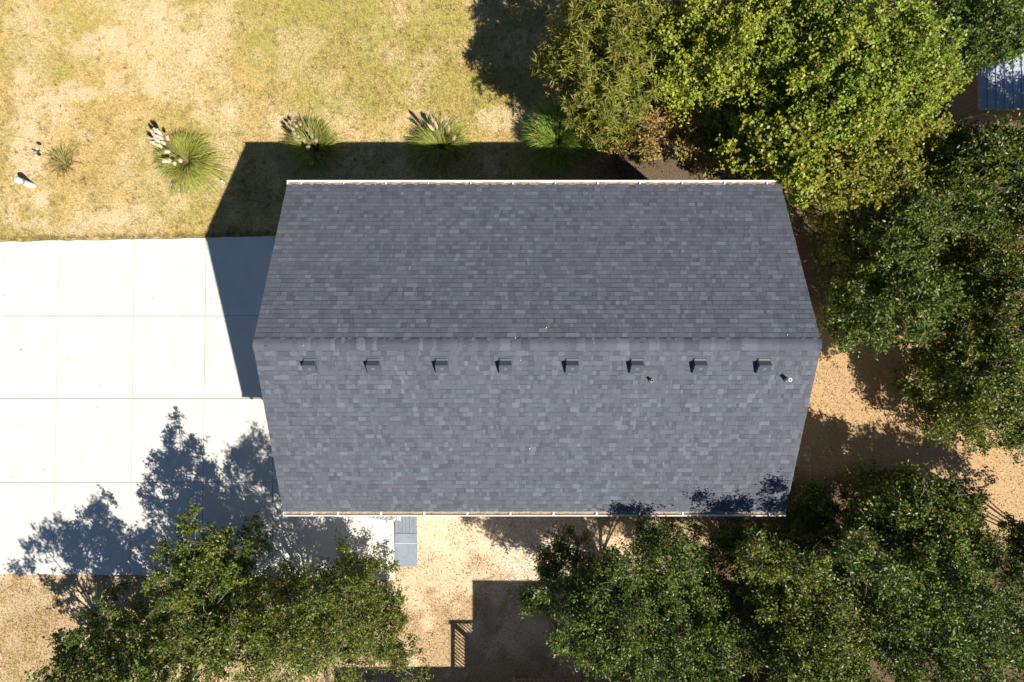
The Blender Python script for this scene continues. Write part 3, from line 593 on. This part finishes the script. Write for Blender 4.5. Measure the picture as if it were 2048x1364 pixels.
# low mossy plank fence leaning under the browning tree
fn = empty('plank_edging', (5.6, 7.45, 0)); tag(fn, 'mossy leaning boards beneath the browning tree', 'boards')
ang = math.atan2(.30, 2.4)
for k in range(7):
    x = -1.40+k*.40; m = MB(); y = x*math.tan(ang)*.6 + random.uniform(-.03,.03); h = random.uniform(.40,.52); t = random.uniform(.02,.06)
    vs = [(x-.17,y,0),(x+.17,y+.03,0),(x+.17+t,y+.03+h,.34),(x-.17+t,y+h,.36)]; vs += [(a, b+.02, c-.035) for (a, b, c) in vs]
    m.add(vs, [(0,1,2,3),(7,6,5,4),(0,4,5,1),(1,5,6,2),(2,6,7,3),(3,7,4,0)]); m.build('board', M_moss, fn)
m = MB(); m.tube([(-1.55,.1,.16),(1.4,.35,.2)], [.04,.04], 6); m.build('rail', M_wood, fn)

# ------------------------------------------------------------------ pampas grass
def pampas(loc, rad, hgt, nb, col, plumes, label, pcol=(.78,.68,.52), droop=1.0):
    root = empty('pampas_grass', (loc[0], loc[1], 0)); tag(root, label, 'ornamental grass', 'pampas grass clumps along the lawn')
    a = rng.uniform(0, 2*np.pi, nb); L = rng.uniform(.55, 1.1, nb); S = 6
    ph = rng.uniform(0, 6.28, 4); lop = 1+.22*np.sin(a+ph[0])+.16*np.sin(2*a+ph[1])+.14*np.sin(5*a+ph[2])+.10*np.sin(9*a+ph[3])
    R = rad*lop*L*rng.uniform(.35, 1.0, nb)**.7; H = hgt*rng.uniform(.6, 1.1, nb)
    base = np.stack([np.cos(a)*rad*.42*rng.random(nb), np.sin(a)*rad*.42*rng.random(nb)], -1)
    a2 = a+rng.normal(0, .45, nb); P = np.zeros((nb, S+1, 3))
    for k in range(S+1):
        t = k/S; rr = R*(t**1.25); zz = H*(1.55*t-1.25*droop*t**2.6*(R/rad))
        P[:,k,0] = base[:,0]+np.cos(a2)*rr; P[:,k,1] = base[:,1]+np.sin(a2)*rr; P[:,k,2] = np.maximum(zz, .02*t)
    q = np.stack([-np.sin(a2), np.cos(a2), rng.uniform(-.5,.5,nb)], -1)
    wv = np.array([.008,.011,.012,.011,.009,.006,.0015])
    V = np.stack([P-q[:,None]*wv[None,:,None], P+q[:,None]*wv[None,:,None]], 2)
    idx = np.arange(nb*(S+1)*2).reshape(nb, S+1, 2)
    F = np.stack([idx[:,:-1,0], idx[:,:-1,1], idx[:,1:,1], idx[:,1:,0]], -1).reshape(-1, 4)
    cv = np.array(col)*rng.uniform(.6, 1.35, (nb, 1)); dry = rng.random(nb) < .13; cv[dry] = np.array((.42,.31,.13))*rng.uniform(.7,1.2,(dry.sum(),1))
    np_mesh('blades', V.reshape(-1, 3), F, M_pampas, root, col=np.repeat(cv, (S+1)*2, axis=0))
    for (dx, dy, z, ln) in plumes:
        tip = Vector((dx, dy, z)); b = Vector((dx*.1, dy*.1, .1)); mid = b.lerp(tip, .55)+Vector((0,0,.22))
        m = MB(); m.tube([b, mid, tip], [.008,.007,.005], 5, col=(.45,.36,.16)); sk = m.build('stalk', M_plume, root, color=True)
        d = ((tip-mid).normalized()+Vector((random.uniform(-.25,.25), random.uniform(-.25,.25), random.uniform(-.1,.35)))).normalized(); m = MB(); pts = []; rd = []
        for k in range(7): t = k/6; pts.append(tip-d*.05+d*ln*t+Vector((0,0,-.10*t*t))); rd.append(max(.006, .062*math.sin(math.pi*min(1,(t*.82+.12)))**.7))
        pc1 = tuple(c*random.uniform(.85,1.1) for c in pcol)
        m.tube(pts, rd, 7, col=pc1)
        for k in range(170):
            t = random.random(); i_ = min(int(t*6), 5); c_ = pts[i_].lerp(pts[i_+1], t*6-i_); u_ = Vector((random.gauss(0,1), random.gauss(0,1), random.gauss(0,1))).normalized()
            e = c_+u_*rd[i_]*1.5+d*.05; w_ = u_.cross(d)*.008
            m.add([c_+u_*rd[i_]*.6-w_, c_+u_*rd[i_]*.6+w_, e], [(0,1,2)], tuple(c*random.uniform(.8,1.15) for c in pc1))
        m.build('plume', M_plume, root, color=True)
GP = (.23,.265,.05)
pl2 = [(-.62,.42,1.25,.34),(-.50,.52,1.5,.36),(-.34,.60,1.7,.36),(-.30,.40,1.75,.34),(-.16,.48,1.8,.36),(-.42,.24,1.6,.34),(-.20,.22,1.85,.32),(-.05,.30,1.9,.36),(.04,.12,1.9,.34),(.10,.30,1.8,.3),(-.58,.30,1.3,.3),(-.12,.02,1.85,.3),(.10,-.1,1.7,.3),(.04,-.35,1.5,.3),(.16,-.42,1.4,.26),(-.08,-.38,1.5,.28),(.30,-.30,1.3,.24),(-.26,.12,1.7,.3)]
pampas((-13.18, 7.30), 1.15, .75, 1500, (.30,.32,.06), pl2, 'pampas clump with many white plumes on the sunlit lawn', (.82,.74,.60))
pl3 = [(-.52,.40,1.3,.22),(-.42,.20,1.4,.20),(-.36,.48,1.4,.2),(-.2,.5,1.5,.2),(.2,.1,1.4,.16),(.32,-.02,1.3,.15),(-.1,-.05,1.4,.15),(.1,.3,1.5,.18),(.02,-.2,1.2,.18),(-.3,.1,1.4,.18)]
pampas((-8.2, 7.75), 1.12, .8, 1300, GP, pl3, 'pampas clump with thin dark seed heads left of the cream-plumed one', (.55,.46,.30))
pl4 = [(-.20,.45,1.5,.5),(-.10,.30,1.5,.45),(.18,.35,1.5,.5),(.30,.20,1.4,.5),(-.28,.30,1.3,.4),(.05,.5,1.4,.4),(.45,.0,1.1,.3)]
pampas((-3.30, 7.85), 1.15, .8, 1300, GP, pl4, 'pampas clump with long cream plumes at the house shadow', (.66,.54,.32))
pampas((1.08, 8.0), 1.3, 1.25, 2400, (.21,.31,.05), [], 'deep green pampas clump without plumes beside the trees', droop=.9)
pl1 = [(-.62,.10,.9,.18),(-.5,.05,.95,.16),(-.42,.28,1.0,.18),(-.55,-.02,.8,.15)]
pampas((-17.95, 7.25), .7, .38, 130, (.26,.22,.07), pl1, 'small straggly pampas clump near the bare sand strip', (.72,.62,.46))

# ------------------------------------------------------------------ shed at the upper right
sh = empty('shed', (17.9, 10.4, 0)); tag(sh, 'tan boarded shed with a ribbed grey metal roof among the trees', 'shed')
for k in range(20):
    y = -1.65+k*.17; m = MB(); m.box(-1.72,-1.70,y,y+.16,0,2.05); m.build('wall_board', M_tanwall, sh)
for k in range(20):
    x = -1.70+k*.17; m = MB(); m.box(x,x+.16,-1.68,-1.66,0,2.05); m.build('wall_board', M_tanwall, sh)
m = MB(); m.box(-1.695,1.7,-1.655,1.75,0,2.0); m.build('wall', M_tanwall, sh)
m = MB(); m.box(-1.9,1.9,-1.82,1.95,2.10,2.16); rf_ = m.build('roof', M_metalroof, sh)
for k in range(13):
    x = -1.88+k*.31; m = MB(); m.add([(x-.025,-1.82,2.161),(x+.025,-1.82,2.161),(x+.012,-1.82,2.195),(x-.012,-1.82,2.195),(x-.025,1.95,2.161),(x+.025,1.95,2.161),(x+.012,1.95,2.195),(x-.012,1.95,2.195)], [(0,1,2,3),(1,5,6,2),(2,6,7,3),(3,7,4,0),(5,4,7,6)]); m.build('rib', M_metalroof, rf_)

# ------------------------------------------------------------------ neighbouring house to the south (mostly outside the picture)
nb = empty('neighbouring_house', (7.5, -16.8, 0)); tag(nb, 'neighbouring house with a raised deck at the bottom edge casting a square shadow', 'house')
NX0, NX1, NY1, NY0 = 2.50-7.5, 7.0, -12.76+16.8, -5.0
m = MB(); m.box(NX0, NX1, NY0, NY1, 2.7, 6.9); m.build('wall', M_siding, nb)
m = MB(); e = .42; zc = 6.95; vs = [(NX0-e,NY0-e,zc),(NX1+e,NY0-e,zc),(NX1+e,NY1+e,zc),(NX0-e,NY1+e,zc)]; yc = (NY0+NY1)/2; rr = (NY1-NY0)/2+e
vs += [(a, b, zc+.10) for (a, b, c) in vs] + [(NX0-e+rr, yc, zc+1.6), (NX1+e-rr, yc, zc+1.6)]
m.add(vs, [(0,3,2,1),(0,1,5,4),(1,2,6,5),(2,3,7,6),(3,0,4,7),(4,5,9,8),(6,7,8,9),(5,6,9),(7,4,8)]); m.build('roof', mat('neighbour_shingle', (.12,.11,.10), .9, .2, n_scale=8, n_amt=.2), nb)
DX0, DY1 = -.60-7.5, -12.22+16.8
m = MB(); m.box(DX0+.05, NX0-.01, NY0, DY1-.05, 2.78, 2.95); m.build('deck_floor', M_wood, nb)
m = MB(); m.box(-2.1-7.5-3.5, DX0+.04, NY0, -13.45+16.8, 2.78, 2.95); m.build('deck_floor', M_wood, nb)
for (x0, x1, y0, y1) in ((DX0, NX0, DY1-.09, DY1), (DX0, DX0+.09, -1.0, DY1-.1)):
    m = MB(); m.box(x0, x1, y0, y1, 3.82, 3.94); m.build('top_rail', M_wood, nb)
    m = MB(); m.box(x0, x1, y0+.02 if x1-x0 > 1 else y0, y1-.02 if x1-x0 > 1 else y1, 2.98, 3.07); m.build('bottom_rail', M_wood, nb)
x = DX0+.2
while x < NX0: m = MB(); m.box(x-.018, x+.018, DY1-.065, DY1-.03, 3.08, 3.81); m.build('baluster', M_wood, nb); x += .135
y = DY1-.2
while y > -1.0: m = MB(); m.box(DX0+.03, DX0+.065, y-.018, y+.018, 3.08, 3.81); m.build('baluster', M_wood, nb); y -= .135
for (x, y) in ((DX0+.02, DY1-.1), (DX0+.02, 1.6), (DX0+.02, -.9), (-1.5-7.5, DY1-1.4), (NX0, DY1-.1), (NX0+3, NY1), (NX0+6, NY1), (NX1, NY1)):
    m = MB(); m.box(x-.07, x+.07, y-.07, y+.07, 0, 4.0 if abs(x-DX0-.02) < .01 else 2.8); m.build('piling', M_wood, nb)
for k in range(30):
    x = DX0+.15+k*.155; m = MB(); m.box(x-.045, x+.045, DY1-.13, DY1-.11, .02, 2.4); m.build('lattice_slat', M_tanwall, nb)
for k in range(9):
    z = .2+k*.26; m = MB(); m.box(DX0+.08, DX0+4.8, DY1-.105, DY1-.09, z-.04, z+.04); m.build('lattice_rail', M_tanwall, nb)

# ------------------------------------------------------------------ trees
for_under = .35
PAL = {
 'oak': np.array([(.068,.104,.012),(.092,.132,.014),(.052,.084,.010),(.130,.158,.017),(.040,.064,.009)]),
 'vine': np.array([(.20,.255,.018),(.26,.305,.022),(.125,.185,.017),(.31,.315,.025),(.165,.225,.018)]),
 'yellow': np.array([(.18,.225,.02),(.23,.25,.022),(.13,.18,.018),(.24,.225,.024),(.155,.20,.018)]),
 'bay': np.array([(.185,.20,.018),(.145,.175,.018),(.225,.22,.024),(.11,.15,.016)]),
 'brown': np.array([(.32,.18,.06),(.27,.22,.04),(.36,.23,.065),(.20,.21,.035),(.24,.13,.05)]),
}
SPEC = {  # leaves per m2 of lobe disc, leaf length range, aspect, sprays per m2, flatness
 'oak': dict(spray=50, nl=15, l=(.066,.118), asp=.56, sl=(.16,.40), mat=M_oak, up=.55),
 'vine': dict(spray=56, nl=16, l=(.062,.112), asp=.92, sl=(.16,.42), mat=M_vine, up=.75),
 'yellow': dict(spray=48, nl=15, l=(.06,.105), asp=.85, sl=(.16,.42), mat=M_vine, up=.7),
 'bay': dict(spray=36, nl=13, l=(.15,.25), asp=.165, sl=(.12,.3), mat=M_bay, up=.6),
 'brown': dict(spray=46, nl=12, l=(.07,.13), asp=.35, sl=(.2,.5), mat=M_bay, up=.4),
}
def n3(p, s, seed):
    return (fbm(p[:,0]+seed*3.1, p[:,1]+p[:,2]*.7, s, 3) + fbm(p[:,2]*1.1+seed, p[:,0]-p[:,1]*.6+40, s, 3))*.5
def make_tree(name, sp, label, trunk, lobes, seed):
    r_ = np.random.default_rng(seed); q = dict(SPEC[sp]); sf = r_.uniform(.86, 1.2); q['l'] = (q['l'][0]*sf, q['l'][1]*sf); q['spray'] = q['spray']/sf**1.2; pal = PAL[sp]*np.array([r_.uniform(.92,1.15), 1, 1])*r_.uniform(.9, 1.12)
    root = empty(name, (trunk[0], trunk[1], 0)); tag(root, label, 'tree', 'trees around the house')
    o_ = np.array([trunk[0], trunk[1], 0.0])
    sc_ = {'oak':1.04,'brown':1.0,'bay':1.0}.get(sp, .98)
    lobes = [(x, y, z, r*sc_) for (x, y, z, r) in lobes]
    if sp != 'brown': lobes = lobes + [(x*.88+trunk[0]*.12+r_.uniform(-.3,.3), y*.88+trunk[1]*.12+r_.uniform(-.3,.3), max(.8, z-r_.uniform(1.2,2.2)), -r*.95) for (x, y, z, r) in lobes if r > .35]
    if trunk[0] < -3: lobes = lobes + [(x*.9+trunk[0]*.1+r_.uniform(-.3,.3), y*.9+trunk[1]*.1+r_.uniform(-.3,.3), r_.uniform(.7,1.9), -r*1.0) for (x, y, z, r) in lobes if r > .45]
    LV = []; LC = []; LF = []; off = 0; br = MB()
    zc = min(l[2] for l in lobes if l[3] > 0); top = Vector((0, 0, max(1.2, zc*.62)))
    # trunk and limbs
    br.tube([(0,0,-.05),(.06,.03,top.z*.5),top], [.13,.10,.075], 8)
    BV = []; BF = []; bo = 0
    for (x, y, z, r) in lobes:
        c = np.array([x, y, z])-o_; cv = Vector(c); mid = top.lerp(cv, .5)+Vector((random.uniform(-.25,.25), random.uniform(-.25,.25), random.uniform(0,.3)))
        lace = .62 if trunk[0] < -3 else 1; dens = 1.7*lace if r > 0 else .8*lace**.4; under = r < 0; r = abs(r)
        if not under: br.tube([top, mid, cv], [.034,.022,.010], 6)
        n = max(10, int((q['spray']*math.pi*r*r + 18*r)*dens))
        nc = int(11*r*r*(1 if not under else .5))+3
        cu = unit(r_.normal(size=(nc, 3))+np.array([0,0,.35])); crd = r*r_.uniform(.45, 1.02, nc)
        cc0 = c+cu*crd[:,None]*np.array([1,1,1.25]); rc = np.clip(r*.42, .12, .36)*r_.uniform(.7, 1.25, nc)
        k = r_.integers(0, nc, n); g3 = r_.normal(size=(n,3)); g3 = unit(g3)*(r_.random((n,1))**.45)
        P = cc0[k]+g3*rc[k][:,None]*np.array([1,1,.9]); loose = r_.random(n) < .12
        P[loose] = c+unit(r_.normal(size=(loose.sum(),3)))*r*r_.uniform(.2,1.05,(loose.sum(),1))
        u = unit(g3*.6+cu[k])
        kp = P[:,2] > .25; P = P[kp]; u = u[kp]; n = len(P); kc = k[kp]
        # spray axis
        d = unit(u*.8+r_.normal(size=(n,3))*.55+np.array([0,0,.35 if sp != 'bay' else 1.2])); sl = r_.uniform(*q['sl'], n)*min(1, .55+r*.6); lg = r_.random(n) < .10; sl[lg] *= 1.9; d[lg] = unit(u[lg]+np.array([0,0,.2]))
        # twig
        side = unit(np.cross(d, r_.normal(size=(n,3)))); a0 = P-d*sl[:,None]*.5; a1 = P+d*sl[:,None]; tw = .006
        BVv = np.stack([a0-side*tw, a0+side*tw, a1], 1); BV.append(BVv.reshape(-1,3)); BF.append(np.arange(3*n).reshape(n,3)+bo); bo += 3*n
        m = q['nl']; N = n*m
        t = np.tile((np.arange(m)+.5)/m, n)*r_.uniform(.85,1.1,N); base = np.repeat(P, m, 0); D = np.repeat(d, m, 0); SLn = np.repeat(sl, m)
        if sp == 'bay': t = np.where(r_.random(N) < .7, .9+.1*t, t)
        pos = base+D*(t*SLn)[:,None]+r_.normal(size=(N,3))*(.022 if sp == 'bay' else .045)
        ax = unit(D*.55+r_.normal(size=(N,3))*(.9 if sp != 'bay' else .75)+np.array([0,0,-.05 if sp != 'bay' else -.2]))
        if sp == 'bay':
            e1 = unit(np.cross(D, np.array([.3,.5,.8]))); e2 = np.cross(D, e1); an = r_.uniform(0, 2*np.pi, N)
            ax = unit(D*r_.uniform(.0,.7,(N,1))+e1*np.cos(an)[:,None]+e2*np.sin(an)[:,None])
        nrm = unit(r_.normal(size=(N,3))*.95+np.array([0.12,-.1,1.0])*q['up']*2); wv = unit(np.cross(nrm, ax)); nn = np.cross(ax, wv)
        ln = r_.uniform(*q['l'], N)
        hw = ln*q['asp']*.5; A = pos; B = pos+ax*(ln*.45)[:,None]+wv*hw[:,None]+nn*(hw*.25)[:,None]; Cc = pos+ax*ln[:,None]-nn*(ln*.08)[:,None]; Dd = pos+ax*(ln*.45)[:,None]-wv*hw[:,None]+nn*(hw*.25)[:,None]
        LV.append(np.stack([A,B,Cc,Dd],1).reshape(-1,3))
        qi = (np.arange(N)*4)[:,None]; LF.append(np.concatenate([qi+np.array([0,1,2]), qi+np.array([0,2,3])],1).reshape(-1,3)+off); off += 4*N
        cp = pal[r_.integers(0,len(pal),nc)]*r_.uniform(.75,1.25,(nc,1)); sc = cp[kc]*.6+.4*pal[r_.integers(0,len(pal),n)]*r_.uniform(.75,1.25,(n,1)); cc = np.repeat(sc, m, 0)*.6+pal[r_.integers(0,len(pal),N)]*.4
        cc = cc*r_.uniform(.8,1.25,(N,1))
        odd = r_.random(N) < (.03 if sp == 'oak' else .05); cc[odd] = np.array((.24,.16,.06))
        LC.append(np.repeat(cc, 4, 0))
        # bare twigs
        nb_ = 0 if under else r_.poisson({'oak':2.6,'brown':8,'bay':1.2}.get(sp, .5))
        for k in range(nb_):
            dv = Vector(unit(r_.normal(size=3)+np.array([0,0,.5]))); p0 = cv+dv*r*.35; p1 = p0+dv*r*.45+Vector(r_.normal(size=3)*.08); p2 = p1+Vector(unit(np.array(dv)+r_.normal(size=3)*.5))*r*.35
            br.tube([p0,p1,p2],[.017,.012,.005],4)
            for w_ in range(2):
                e = p1.lerp(p2, .4*w_)+Vector(unit(np.array(dv)+r_.normal(size=3)*.8))*random.uniform(.15,.35)
                br.tube([p1.lerp(p2,.4*w_), e],[.007,.003],3)
    br.build('trunk', M_bark, root, smooth=True)
    tw_ = np_mesh('twigs', np.concatenate(BV), np.concatenate(BF), M_bark, root); tag(tw_, kind='stuff')
    cr = np_mesh('crown', np.concatenate(LV), np.concatenate(LF), q['mat'], root, col=np.concatenate(LC))
    return off//4
tot = 0
for i, (name, sp, label, trunk, lobes) in enumerate(TREES):
    tot += make_tree(name, sp, label, trunk, lobes, 100+i)
print('leaves', tot)
